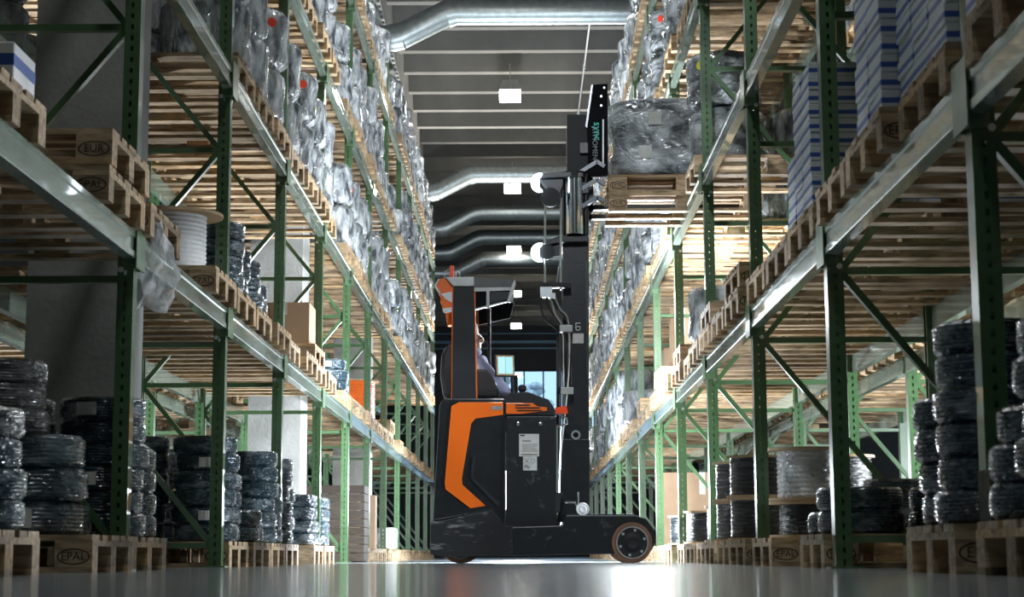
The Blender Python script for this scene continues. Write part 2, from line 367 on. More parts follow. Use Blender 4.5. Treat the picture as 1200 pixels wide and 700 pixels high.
# ducts
def duct(i, Y, D):
    Z = .0583+637/2438*27*1.02 if i == 1 else None
    Z = at(600,14,27).z
    t = empty('ventilation_duct',(0,Y,Z)); tag(t,f'galvanised spiral duct crossing under the ceiling, {o_(i)} from the camera','duct','spiral ducts under the ceiling')
    r = D/2
    def seg(name, a, b, ribs=True):
        a = Vector(a); b = Vector(b); L = (b-a).length; n = max(2,int(L/.07)); pts=[]; rs=[]
        for k in range(n+1):
            p = a.lerp(b,k/n); pts.append(p); rs.append(r*(1.0 if k%2 else .985))
        o = MB().tube(pts,rs,20).build(name,'duct',t,smooth=True)
        return o
    seg('duct_run',(6.5,0,0),(-.93,0,0)); seg('duct_drop',(-.98,0,-.01),(-1.62,-.0,-.34)); seg('duct_branch',(-1.7,0,-.36),(-4.2,0,-.36))
    for (a,b) in (((-.90,0,0),(-1.0,0,-.03)),((-1.60,0,-.33),(-1.74,0,-.36))):
        MB().tube([a,b],r*1.05,20).build('collar','duct',t,smooth=True)
    for hx in (3.6,.9): MB().tube([(hx,0,r-.01),(hx,0,CEIL-Z+.63)],.006,6).build('hanger_rod','zinc',t)
for i,Y in enumerate((27,39,43.5,47,50.5)): duct(i+1,Y,.36)
sp = empty('sprinkler_pipe',(1.05,0,7.9)); tag(sp,'thin white pipe line running along ceiling ribs right of lamps','pipe')
MB().tube([(0,6,0),(0,60,0)],.016,6).build('pipe','zinc',sp)
for k in range(14): MB().cbox((0,8+k*3.5,0),(.05,.05,.06)).build('pipe_clip','zinc',sp)

# concrete columns standing in every third bay of the left rack
for i in range(3):
    Y = 10.16+8.4*i
    tag(MB().box(-2.47,Y,0,-1.995,Y+.60,CEIL+.6).build('concrete_column','concrete'),kind='structure')
# ------------------------------------------------------------------ racks
XF = {-1:1.68, 1:1.305}
POSTY = {-1:[3.25+2.8*i for i in range(14)], 1:[3.0+2.85*i for i in range(14)]}
LEV = {-1:[1.45,2.85,4.25,5.65], 1:[1.43,2.76,4.13,5.52]}
TOP = 6.35
def X_(s,d): return s*(XF[s]+d)
def post_mesh(s, h, holes=True, back=False):
    """C-channel: web towards the aisle, two perforated flanges; x local = s*d"""
    m = MB(); q = -s if back else s
    D, Wd, p = .07, .045, .05
    n = int(h/p)
    m.add([(0,-Wd,0),(0,Wd,0),(0,Wd,h),(0,-Wd,h)],[(0,1,2,3)])
    m.add([(q*.004,-Wd+.004,0),(q*.004,Wd-.004,0),(q*.004,Wd-.004,h),(q*.004,-Wd+.004,h)],[(0,1,2,3)])
    for yy in (-Wd,Wd):
        if not holes:
            m.add([(0,yy,0),(q*D,yy,0),(q*D,yy,h),(0,yy,h)],[(0,1,2,3)]); continue
        for k in range(n):
            z0,z1 = k*p,(k+1)*p
            m.add([(0,yy,z0),(q*D,yy,z0),(q*D,yy,z1),(0,yy,z1),(q*.030,yy,z0+.014),(q*.042,yy,z0+.014),(q*.042,yy,z1-.014),(q*.030,yy,z1-.014)],
                  [(0,1,5,4),(1,2,6,5),(2,3,7,6),(3,0,4,7)])
        if n*p < h-1e-4: m.add([(0,yy,n*p),(q*D,yy,n*p),(q*D,yy,h),(0,yy,h)],[(0,1,2,3)])
    for yy,o in ((-Wd,.02),(Wd,-.02)):
        m.add([(q*D,yy,0),(q*D,yy+o,0),(q*D,yy+o,h),(q*D,yy,h)],[(0,1,2,3)])
    me = m.mesh('post','green'); return me
beam_prof = [(.04,-.12),(-.012,-.12),(-.015,-.116),(-.015,-.092),(-.008,-.086),(-.008,-.034),(-.015,-.028),(-.015,-.004),(-.012,0),(.04,0)]
def rack(s, d0, label, near_detail, levels, y_hi):
    root = empty('pallet_rack',(X_(s,d0),0,0)); tag(root,label,'pallet rack')
    ys = [y for y in POSTY[s] if y <= y_hi]
    pf, pr = post_mesh(s,TOP,True), post_mesh(s,TOP,near_detail,True)
    foot = MB().box(-.07,-.07,0,.07,.07,.008).mesh('foot_plate','bracket')
    bolt = MB().lathe([(.012,-.01),(.012,0)],8,axis='y').mesh('bolt','zinc')
    dep = 1.05
    nodes = [.12+1.13*k for k in range(6)]
    brA = MB().bar((s*.06,0,.12),(s*(dep-.06),0,.12+1.13),.03,.045,(0,1,0)).mesh('brace','green')
    brB = MB().bar((s*(dep-.06),0,.12),(s*.06,0,.12+1.13),.03,.045,(0,1,0)).mesh('brace','green')
    brH = MB().bar((s*.06,0,0),(s*(dep-.06),0,0),.03,.045,(0,1,0)).mesh('brace','green')
    for y in ys:
        p = link('post',pf,root,(0,y,0)); q = link('post',pr,root,(s*dep,y,0))
        link('foot_plate',foot,p,(s*.045,0,0)); link('foot_plate',foot,q,(-s*.045,0,0))
        for k,z in enumerate(nodes[:-1] if near_detail or True else []):
            up = (k%2 == 0) if s < 0 else (k%2 == 1)
            link('brace',brA if up else brB,root,(0,y,1.13*k))
        for z in nodes: link('brace',brH,root,(0,y,z))
    bm_cache = {}
    for bi,(ya,yb) in enumerate(zip(ys,ys[1:])):
        L = round(yb-ya-.1,3)
        if L not in bm_cache:
            fm = MB().prism([(s*a,b) for a,b in beam_prof],0,L).mesh('beam','beam')
            rm = MB().prism([(-s*a,b) for a,b in beam_prof],0,L).mesh('beam','beam')
            bm_cache[L] = (fm,rm)
        fm, rm = bm_cache[L]
        for z in levels:
            b = link('beam',fm,root,(0,ya+.05,z)); b2 = link('beam',rm,root,(s*dep,ya+.05,z))
            if near_detail and ya < 22:
                for yy in (0,L):
                    c = link('connector',conn[s],b,(0,yy,0))
                if ya < 15:
                    for yy in (-.052,L-.05): 
                        bo = link('bolt',bolt,b,(s*.045,yy-.0,-.17 if yy < 0 else -.17))
    return root
conn = {}
for s in (-1,1):
    m = MB(); a,b = sorted((s*-.02,s*.05)); m.box(a,-.008,-.16,b,.006,.045); a,b = sorted((s*-.022,s*-.016)); m.box(a,-.05,-.16,b,.05,.045)
    conn[s] = m.mesh('connector','bracket')
rack(-1,0,'green pallet rack lining the left side of the aisle',True,LEV[-1],40)
rack(1,0,'green pallet rack lining the right side of the aisle',True,LEV[1],40.1)
DB = {-1:1.40, 1:1.40}
rack(-1,DB[-1],'green pallet rack standing back to back behind the left rack',False,LEV[-1][:3],32)
rack(1,DB[1],'green pallet rack standing back to back behind the right rack',False,LEV[1][:3],32)

# ------------------------------------------------------------------ pallets
PB = {}
PB['deck_a'] = MB().box(-.6,-.0725,0,.6,.0725,.022).mesh('deck_board','wood')
PB['deck_b'] = MB().box(-.6,-.05,0,.6,.05,.022).mesh('deck_board','wood')
PB['string'] = MB().box(-.0725,-.4,0,.0725,.4,.022).mesh('stringer_board','wood')
PB['bot'] = MB().box(-.6,-.05,0,.6,.05,.022).mesh('bottom_board','wood')
PB['block'] = MB().box(-.0725,-.05,0,.0725,.05,.078).mesh('block','wood')
def stamp_mesh(txt, oval=True):
    me = stand(text_mesh('stamp',txt,.045,'ink'))
    if oval:
        bm = bmesh.new(); bm.from_mesh(me); n=24
        vs=[bm.verts.new((a*math.cos(2*math.pi*k/n),-.0006,b*math.sin(2*math.pi*k/n))) for (a,b) in ((.064,.031),(.058,.026)) for k in range(n)]
        for k in range(n): bm.faces.new((vs[k],vs[(k+1)%n],vs[n+(k+1)%n],vs[n+k]))
        bm.to_mesh(me); bm.free()
    return me
STAMP = [stamp_mesh('EUR'), stamp_mesh('EPAL'), stamp_mesh('uick',False)]
DECKS = [('deck_a',-.3275),('deck_b',-.1625),('deck_a',0),('deck_b',.1625),('deck_a',.3275)]
def pallet_merged():
    m = MB()
    for k,y in DECKS: m.box(-.6,y-(.0725 if k=='deck_a' else .05),.122,.6,y+(.0725 if k=='deck_a' else .05),.144)
    for x in (-.5275,0,.5275):
        m.box(x-.0725,-.4,.1,x+.0725,.4,.122)
        for y in (-.35,0,.35): m.box(x-.0725,y-.05,.022,x+.0725,y+.05,.1)
    for y in (-.35,0,.35): m.box(-.6,y-.05,0,.6,y+.05,.022)
    return m
PM = pallet_merged(); PMESH = PM.mesh('euro_pallet','wood')
n_pal = [0]; far_pal = MB()
def add_far(target, src, off):
    target.add([(v[0]+off[0],v[1]+off[1],v[2]+off[2]) for v in src.v], src.f)
def pallet(X, Y, Z, s, detail, label, rz=None, stamp=0):
    rz = random.uniform(-.012,.012) if rz is None else rz
    if not detail:
        if n_pal[0] >= 292: add_far(far_pal, PM, (X,Y,Z)); return None
        n_pal[0] += 1
        return tag(link('euro_pallet',PMESH,None,(X,Y,Z),rz),label,'pallet','euro pallets in the racks')
    n_pal[0] += 1
    t = empty('euro_pallet',(X,Y,Z),rz); tag(t,label,'pallet','euro pallets in the racks')
    for k,y in DECKS: link('deck_board',PB[k],t,(random.uniform(-.006,.006),y,.122))
    for x in (-.5275,0,.5275):
        link('stringer_board',PB['string'],t,(x,0,.1))
        for y in (-.35,0,.35):
            b = link('block',PB['block'],t,(x,y,.022))
            if y < 0 and x*s < -.1: link('stamp',STAMP[2 if stamp < 0 else stamp%2],b,(0,-.0512,.039))
    for y in (-.35,0,.35): link('bottom_board',PB['bot'],t,(0,y,0))
    return t
SIDE = {-1:'left',1:'right'}
LVN = {0:'floor',1:'first beam level',2:'second beam level',3:'third beam level',4:'fourth beam level'}

# ------------------------------------------------------------------ goods
def coil_mesh(name, m, r, h, seed, turns=8):
    prof = [(r*.42,0.0),(r*.42,h),(r*.6,h)]
    n = turns*2
    for k in range(n+1):
        z = h-(k/n)*h; e = .004 if k%2 else 0; e += .016*(abs(2*k/n-1)**7)
        prof.append((r-e,z))
    prof += [(r*.6,0),(r*.42,0)]
    def fn(rr,z,a):
        if rr < r*.9: return rr
        v = mnoise.noise(Vector((math.cos(a)*3+seed,math.sin(a)*3,z*14)))
        v2 = mnoise.noise(Vector((math.cos(a)*8+seed,math.sin(a)*8,z*30)))
        return rr*(.985+.025*v+.012*v2)
    return MB().lathe(prof,36,fn=fn,cap=False).mesh(name,m,smooth=True)
COIL = [coil_mesh('cable_coil','coil',.187,.097,k*7.1) for k in range(3)]
COILG = [coil_mesh('cable_coil','coil_grey',.187,.097,k*7.1+3) for k in range(2)]
def curved_label(r, w, h):
    m = MB(); n = 5; a0 = -math.pi/2; vs=[]
    for k in range(n+1):
        a = a0+(k/n-.5)*w/r; vs += [(r*math.cos(a),r*math.sin(a),0),(r*math.cos(a),r*math.sin(a),h)]
    m.add(vs,[(2*k,2*k+2,2*k+3,2*k+1) for k in range(n)]); return m.mesh('paper_label','paper')
CLAB = curved_label(.1915,.09,.055)
coil_n = [0]
def coil_stack(X, Y, Z, tiers, place, which, grey=False, sc=1.):
    for k in range(tiers):
        if coil_n[0] >= 296: return
        coil_n[0] += 1
        me = random.choice(COILG if grey and k >= grey else COIL)
        o = link('cable_coil',me,None,(X+random.uniform(-.014,.014),Y+random.uniform(-.012,.012),Z+.002+k*.1*sc),0)
        o.scale = (sc*1.02,sc*1.02,sc)
        o.rotation_euler = (random.uniform(-.006,.006),random.uniform(-.006,.006),random.uniform(-.5,.5))
        tag(o,f'film-wrapped dark cable coil, {o_(k+1)} up, {which} stack, {place}','cable coil','wrapped cable coils')
        if random.random() < .3: link('paper_label',CLAB,o,(0,0,.018),random.uniform(-.3,.4)-o.rotation_euler[2])
def roll_mesh(m, seed, r=.285, h=.42):
    prof = [(r*.2,h*.985),(r*.62,h*.985),(r*.86,h*.95),(r*.975,h*.87),(r*1.0,h*.75),(r*.985,h*.6),(r*.955,h*.45),(r*.96,h*.3),(r*.985,h*.16),(r*.93,h*.05),(r*.7,0),(r*.2,0)]
    def fn(rr,z,a):
        v = mnoise.noise(Vector((math.cos(a)*1.3+seed,math.sin(a)*1.3-seed,z*2.5)))
        fold = abs(mnoise.noise(Vector((math.cos(a)*7+seed,math.sin(a)*7,z*3.5+seed))))
        ear = max(0,mnoise.noise(Vector((math.cos(a)*2.5-seed,math.sin(a)*2.5,3+seed))))*(1 if (z > h*.8 or z < h*.12) else .2)
        return rr*(.97+.05*v+.045*fold+.10*ear)
    return MB().lathe(prof,40,fn=fn)
ROLLB = [roll_mesh('film',k*5.3) for k in range(5)]
ROLL_ = [b.mesh('wrapped_roll','film' if k < 4 else 'film_dark',2) for k,b in enumerate(ROLLB)]
DOT = MB().lathe([(.034,-.003),(.034,.02)],12,axis='y').mesh('dot_sticker','red'); DOTY = MB().lathe([(.034,-.003),(.034,.02)],10,axis='y').mesh('dot_sticker','yellow')
SHEET = [None]
n_wrap = [0]; far_wrap = MB()
def wrapped_load(X, Y, Z, s, detail, label, tiers=2, dark=False):
    """shrink-wrapped rolls in two tiers on a pallet; X,Y pallet centre, aisle end at X - s*.6"""
    pos = [(-s*.33,random.uniform(-.06,.06))]
    pos += [(s*.29,random.uniform(-.06,.06))]
    if not detail:
        if n_wrap[0] >= 280:
            for (dx,dy) in pos:
                for k in range(2): add_far(far_wrap,random.choice(ROLLB),(X+dx,Y+dy,Z+k*.42))
            return
        t = MB()
        for (dx,dy) in pos:
            for k in range(2 if random.random() < .85 else 1): add_far(t,random.choice(ROLLB),(dx+random.uniform(-.03,.03),dy,k*.42))
        n_wrap[0] += 1
        tag(t.build('wrapped_load','film',None,(X,Y,Z),smooth=2),label,'wrapped load','film-wrapped loads on the racks'); return
    n_wrap[0] += 1
    t = empty('wrapped_load',(X,Y,Z)); tag(t,label,'wrapped load','film-wrapped loads on the racks'); tops = []
    for (dx,dy) in pos:
        for k in range(tiers if tiers == 1 or random.random() < .85 else 1):
            rl = link('wrapped_roll',ROLL_[4] if dark and random.random()<.6 else random.choice(ROLL_[:4]),t,(dx+random.uniform(-.02,.02),dy+random.uniform(-.02,.02),k*.42),random.uniform(0,6))
        tops[:] = [rl] if dx*s < 0 else tops
    if random.random() < .75:
        top = tops[0]; fa = -s*R(42); u = Vector((math.sin(fa),-math.cos(fa))); rot = Matrix.Rotation(top.rotation_euler[2],2)
        rr = max((rot@v.co.xy).dot(u) for v in top.data.vertices if .2 < v.co.z < .36)
        link('dot_sticker',random.choice((DOT,DOTY,DOT)),t,(top.location.x+u.x*(rr-.0),top.location.y+u.y*(rr-.0),top.location.z+.29),fa)
def drum(name, X, Y, Z, rf, rb, h, cable, label, flange='ply'):
    t = empty(name,(X,Y,Z)); tag(t,label,'cable drum')
    for z in (0,h-.016): MB().lathe([(rf,z),(rf,z+.016)],36).build('flange',flange,t,smooth=True)
    prof=[]; n=int((h-.03)/.012)
    for k in range(n+1): prof.append((rb+(.006 if k%2 else 0),.016+(h-.032)*k/n))
    MB().lathe(prof,32,fn=lambda r,z,a: r*(1+.012*mnoise.noise(Vector((math.cos(a)*3+X,math.sin(a)*3,z*20))))).build('cable_winding',cable,t,smooth=True)
    return t
CART = None
def bevel_box(dx,dy,dz,name,m,bw=.004):
    bm = bmesh.new(); bmesh.ops.create_cube(bm,size=1); bmesh.ops.scale(bm,vec=(dx,dy,dz),verts=bm.verts); bmesh.ops.translate(bm,vec=(0,0,dz/2),verts=bm.verts)
    bmesh.ops.bevel(bm,geom=bm.edges[:],offset=bw,segments=1,affect='EDGES')
    me = bpy.data.meshes.new(name); bm.to_mesh(me); bm.free(); me.materials.append(M[m]); return me
CART = bevel_box(.228,.26,.062,'carton','carton',.003)
def carton_stack(X, Y, Z, s, tiers, ncol, place, holes=True):
    cols = [(-s*(.6-.12-.232*c),-.265) for c in range(ncol)]+[(-s*.48,0),(-s*.48,.265)]
    if place.startswith('third'): cols = cols[:-1]
    for ci,(dx,dy) in enumerate(cols):
        for k in range(5 if (place.startswith('fourth') and dy > .2) else tiers):
            o = link('carton',CART,None,(X+dx+random.uniform(-.004,.004),Y+dy+random.uniform(-.004,.004),Z+k*.0635),random.uniform(-.012,.012))
            tag(o,f'white carton with blue band, {o_(k+1)} up in {o_(ci+1)} column, {place}','carton','white and blue cartons on the right rack')
def cardbox(X,Y,Z,dx,dy,dz,label,name='cardboard_box',tape=True):
    t = empty(name,(X,Y,Z)); tag(t,label,'cardboard box')
    link('body',bevel_box(dx,dy,dz,'body','card'),t)
    MB().box(-.03,-dy/2-.001,dz*.7,.03,dy/2+.001,dz+.0012).build('tape','paper',t)
    return t

# ---- fill the front racks
def pcx(s, d=-.04): return X_(s,d+.6)
FL = {-1:[], 1:[]}
def bay_y(s,b,i): return POSTY[s][b]+.5+i*.9+(.025 if s>0 else 0)
def lab(s,l,idx,what='wooden euro pallet'):
    return f'{what}, {SIDE[s]} rack, {LVN[l]}, {o_(idx)} from the camera'
def wl(s,l,idx): return f'shrink-wrapped two-tier rolls on pallet, {SIDE[s]} rack, {LVN[l]}, {o_(idx)} from the camera'
# special first beam level contents: (side, bay, i) -> kind ; bay index in POSTY
L1 = {(-1,1,0):'box1',(-1,1,1):None,(-1,1,2):'stack2',(-1,2,0):'one',(-1,2,1):'one',(-1,2,2):'drumw',(-1,3,0):'coils4',(-1,3,1):'coils3',(-1,3,2):'one',
      (-1,4,0):'one',(-1,4,1):'one',(-1,4,2):'cardstack',(-1,5,0):'one',(-1,5,1):'drumb',(-1,5,2):'coils3',(-1,6,0):'one',(-1,6,1):'one',(-1,6,2):'one',
      (-1,7,0):'one',(-1,7,1):'drumo',(-1,7,2):'one',(-1,8,0):'stack2',(-1,8,1):'one',(-1,8,2):'one',
      (1,0,2):'cart',(1,1,0):'cartC',(1,1,1):'cartB',(1,1,2):'one',(1,2,0):'cartA',(1,2,1):'one',(1,2,2):'one',(1,3,0):'stack2',(1,3,1):'one',(1,3,2):'stack2',
      (1,4,0):'wrapw',(1,4,1):'one',(1,4,2):'stack2',(1,5,0):'one',(1,5,1):'stack2',(1,5,2):'one',(1,6,0):'panel',(1,6,1):'cardbig',(1,6,2):'stack2'}
jobs = []     # every pallet spot of the front racks, nearest first
for s in (-1,1):
    for l in range(0,5):
        idx = 0
        for b in range(0,13):
            for i in range(3):
                y = bay_y(s,b,i)
                if s < 0 and b in (2,5,8) and i == 1: continue
                if s < 0 and b in (2,5,8): y += (-.1,0,.08)[i]
                if y < (5.2 if s>0 else 6.2) or y > 39: continue
                if l == 2 and y < (11.6 if s < 0 else 14.3): continue
                if l == 3 and y < 12.5: continue
                if l == 4 and y < 16.5: continue
                idx += 1; jobs.append((y,s,l,b,i,idx))
jobs.sort()
FLOORSPEC = {  # side,bay,i -> kind
    (-1,1,0):'coil',(-1,1,1):None,(-1,1,2):'coil',(-1,2,0):'coil',(-1,2,1):None,(-1,2,2):None,(-1,3,0):'coil',(-1,3,1):'coillow',(-1,3,2):'coil',(-1,4,0):'coil',(-1,4,1):None,(-1,4,2):'coil2',
    (-1,5,0):'coil2',(-1,5,1):None,(-1,5,2):None,(-1,6,0):None,(-1,6,1):None,
    (1,0,2):'coil',(1,1,0):'coiltall',(1,1,1):None,(1,1,2):None,(1,2,0):'coillow',(1,2,1):None,(1,2,2):'drums',(1,3,0):'one',(1,3,1):'drumb2',(1,3,2):'drumb2',(1,4,0):'drumb1',(1,4,1):'one',(1,4,2):'drumb1',(1,5,0):'one',(1,5,1):'drumb1'}
def put_pallet(s,d,Y,Z,l,idx,extra='',stamp=0,detail=None):
    det = (Y < 13.2 and l < 3) if detail is None else detail
    return pallet(pcx(s,d),Y,Z,s,det,lab(s,l,idx,'wooden euro pallet'+extra),None,stamp)
for (y,s,l,b,i,idx) in jobs:
    d = -.04+random.uniform(-.025,.025); X = pcx(s,d); pl = f'{SIDE[s]} rack, {o_(idx)} pallet from camera'
    Yj = y+random.uniform(-.018,.018)
    if l == 0:
        k = FLOORSPEC.get((s,b,i), 'far')
        if k is None: continue
        if k == 'crate': continue
        dd = .12 if k == 'coilr' else d
        X = pcx(s,dd)
        put_pallet(s,dd,Yj,0,0,idx,stamp=idx)
        fp = f'{o_(idx)} {SIDE[s]} floor pallet'
        n = {'coil':6 if s < 0 else 5,'coilr':6,'coillow':2,'coil2':4,'coiltall':6}.get(k)
        if n:
            grey = 3 if (s<0 and Yj<9.1) else False
            if s < 0 and b == 1 and i == 2:
                coil_stack(X-s*.26,Yj-.13,.144,3,fp,'wide aisle-side',False,1.3)
                coil_stack(X-s*.16,Yj-.13,.536,3,fp,'grey upper aisle-side',-1)
                coil_stack(X+s*.29,Yj-.13,.144,4,fp,'wide inner',2,1.3)
                coil_stack(X-s*.33,Yj+.26,.144,2,fp,'small far aisle-side',False,.62)
                continue
            coil_stack(X-s*(.30 if s<0 and Yj<7 else .42),Yj-.2,.144,n-(2 if s<0 and Yj<9.1 else 0),fp,'near aisle-side',grey)
            coil_stack(X-s*(-.1 if s<0 and Yj<7 else .02),Yj-.2,.144,n,fp,'near middle',grey)
            if k != 'coillow' and not (s<0 and Yj<7): coil_stack(X+s*.38,Yj-.2,.144,n-1,fp,'near inner',grey)
            coil_stack(X-s*.40,Yj+.2,.144,max(1,n-2),fp,'far aisle-side',grey)
        elif k == 'drums':
            drum('cable_drum',X-s*.34,Yj-.02,.144,.215,.16,.19,'cable_black','black cable drum under the clear-film drum on right floor pallet')
            drum('cable_drum',X-s*.34,Yj-.02,.336,.215,.165,.28,'film_white','drum of pale film-wrapped cable between plywood flanges, right floor')
            for dx_,n_,wn in ((.1,3,'near middle'),(.47,5,'near inner')): coil_stack(X+s*dx_,Yj-.2,.144,n_,fp,wn)
        elif k in ('drumb2','drumb1'):
            for q,(dx,dy) in enumerate(((-s*.36,-.1),(s*.12,-.12))):
                for t_ in range(2 if k == 'drumb2' else 1):
                    drum('cable_drum',X+dx,Yj+dy,.144+t_*.26,.22,.195,.26,'cable_black',f'black cable drum with plywood flanges, {["lower","upper"][t_]}, {["aisle-side","inner"][q]}, {fp}')
        continue
    z = LEV[s][l-1]
    if l == 1:
        k = L1.get((s,b,i),'one')
        if k is None: continue
        if k == 'far': k='one'
        two = k in ('stack2','cardstack')
        put_pallet(s,d,Yj,z,1,idx,' lowest of its stack' if two else '',stamp=-1 if (s,b,i)==(1,2,2) else idx)
        zt = z+.144
        if two:
            put_pallet(s,d+random.uniform(-.02,.02),Yj,zt,1,idx,' upper of its stack',stamp=idx+1); zt += .144
        if k in ('cartA','cartB','cartC','cart'):
            carton_stack(X,Yj,zt,s,{'cartA':10,'cartB':11,'cartC':6,'cart':5}[k],{'cartA':5,'cartB':2,'cartC':5,'cart':5}[k],f'{o_({"cart":1,"cartC":2,"cartB":3,"cartA":4}[k])} stack')
        elif k == 'box1':
            t = empty('carton',(X-s*.47,Yj+.2,zt)); tag(t,'white carton with blue band on nearest pallet, left rack first beam','carton')
            link('body',bevel_box(.2,.3,.15,'body','whiteprint'),t)
            MB().box(-.1012,-.1512,.07,.1012,.1512,.11).build('blue_band','blueprint',t)
        elif k == 'drumw':
            drum('cable_drum',X-s*.26,Yj,zt,.31,.215,.34,'cable_white','drum of white cable with wooden flanges on left first beam level')
        elif k == 'drumb':
            drum('cable_drum',X-s*.25,Yj,zt,.36,.31,.42,'cable_black','large black cable drum on left first beam level')
        elif k == 'drumo':
            drum('cable_drum',X-s*.2,Yj-.05,zt,.38,.33,.5,'cable_orange','drum of bright orange cable on left first beam level')
        elif k in ('coils4','coils3'):
            n = int(k[-1])
            for q,(dx,dy,wn) in enumerate(((-s*.42,-.2,'near aisle-side'),(-s*.02,-.2,'near middle'),(-s*.4,.2,'far aisle-side'))): coil_stack(X+dx,Yj+dy,zt,n-(q==2),f'{o_(idx)} pallet on left first beam',wn)
        elif k == 'cardstack':
            cardbox(X-s*.32,Yj-.1,zt,.42,.5,.34,'brown cardboard box on pallet stack, left first beam level')
        elif k == 'quick':
            t = cardbox(X-s*.3,Yj-.05,zt,.5,.6,.13,'flat cardboard box printed uick on pallet stack, right rack')
            tm = stand(text_mesh('print','uick',.1,'ink')); link('print',tm,t,(0,-.302,.065))
        elif k == 'wrapw':
            wrapped_load(X,Yj,zt,s,True,tiers=1,label=f'crumpled silver film load, right rack first beam level, {o_(idx)} from camera')
        elif k == 'panel':
            cardbox(X-s*.28,Yj-.2,zt,.24,.12,.92,'tall narrow cardboard sheet pack, right first beam level')
        elif k == 'cardbig':
            cardbox(X-s*.1,Yj,zt,.6,.6,.6,'large cardboard box behind the tall sheet pack, right rack')
        elif s > 0 and Yj > 23 and random.random() < .6:
            wrapped_load(X,Yj,zt,s,False,f'silver wrapped load, right rack first beam level, {o_(idx)} from camera')
        continue
    if s > 0 and l == 2 and abs(Yj-16.2) < .75: continue
    put_pallet(s,d,Yj,z,l,idx,stamp=idx)
    wrapped_load(X,Yj,z+.144,s,Yj<22,wl(s,l,idx),dark=(s>0))
# ---- rear racks
for s in (-1,1):
    for l in (0,1,2,3):
        idx = 0
        for b in range(1,10):
            for i in range(3):
                y = bay_y(s,b,i)
                if l == 3 and y < 11: continue
                if random.random() < .08: continue
                idx += 1
                X = X_(s,DB[s]+.56); z = 0 if l == 0 else LEV[s][l-1]
                if l == 0 and i == 1: continue
                pallet(X,y,z,s,False,f'wooden euro pallet, {SIDE[s]} rear rack, {LVN[l]}, {o_(idx)} from the camera')
                if l >= 2:
                    wrapped_load(X,y,z+.144,s,False,f'shrink-wrapped rolls, {SIDE[s]} rear rack, {LVN[l]}, {o_(idx)} from the camera')
                elif l == 0 and b < 5:
                    for q in (-.4,0):
                        coil_stack(X+s*q,y-.18,.144,5 if b < 3 else 3,f'{o_(idx)} {SIDE[s]} rear floor pallet',['near middle','near aisle-side'][q<0])
if far_pal.v: tag(far_pal.build('distant_pallets','wood'),'rows of wooden pallets far down the racks','pallets','euro pallets in the racks','stuff')
if far_wrap.v: tag(far_wrap.build('distant_wrapped_rolls','film',smooth=2),'rows of film-wrapped rolls far down the racks','wrapped rolls','film-wrapped loads on the racks','stuff')

# ---- left floor, farther: plank crate, cardboard, bags
t = empty('plank_crate',(X_(-1,.24),21.6,0)); tag(t,'dark plank crate standing on the floor under left rack','crate')
for k in range(9): MB().box(-.30,-.3,.01+k*.086,.30,-.28,.09+k*.086).build('plank','wood_dark',t); MB().box(.28,-.28,.01+k*.086,.30,.3,.09+k*.086).build('plank','wood_dark',t)
for x in (-.28,.26): MB().box(x,-.28,0,x+.02,.3,.78).build('corner_batten','wood_dark',t)
cardbox(X_(-1,.22),24.45,.145,.36,.3,.62,'upright cardboard box on floor beyond the plank crate')
cardbox(X_(1,.55),21.5,.145,.9,.5,.75,'big cardboard box on floor in right rack behind wheel')
def bag(X,Y,Z,label):
    o = roll_mesh('film_white',X*9+Y,.16,.3).build('wrapped_bag','film_white',None,(X,Y,Z),smooth=2); tag(o,label,'bag')
bag(X_(-1,.16),28.1,.145,'white plastic bag on floor far down left rack'); bag(X_(-1,.2),29.0,.145,'second white plastic bag on floor farther down left rack')
# loose film hanging from the stack
m = MB(); rows=14; cols=4; vs=[]
p0 = Vector((X_(-1,-.0),9.53,1.90))
for r_ in range(rows+1):
    f = r_/rows; wd = .02+.14*min(1,f*1.3)**.8; zz = 1.62-f*.47; xo = .05*math.sin(f*3)+.03*f
    for c in range(cols+1):
        cx_ = (c/cols-.5); vs.append((p0.x+xo+cx_*wd+.01*math.sin(r_*1.7+c), p0.y-.42+.05*math.sin(c*2.1+r_*.6)+.0*f, zz+.02*math.sin(c*1.9)*f))
m.add(vs,[(r_*(cols+1)+c,r_*(cols+1)+c+1,(r_+1)*(cols+1)+c+1,(r_+1)*(cols+1)+c) for r_ in range(rows) for c in range(cols)])
tag(m.build('loose_film','strip',smooth=2),'torn strip of clear stretch film hanging from left pallet stack','film strip')
# protector on the near right post
pr_ = empty('post_protector',(X_(1,.085),POSTY[1][1]-.075,0)); tag(pr_,'scuffed black and yellow post protector at nearest right rack foot','post protector')
MB().box(-.09,-.03,.012,.09,-.02,.29).box(-.09,-.02,.012,-.082,.12,.29).box(.082,-.02,.012,.09,.12,.29).build('guard','protector',pr_)
MB().box(-.06,-.04,0,.14,.02,.012).build('base_plate','protector',pr_)
for x in (-.04,.115): MB().lathe([(.010,.012),(.010,.026)],8,(x,-.034,0)).build('anchor_bolt','zinc',pr_)

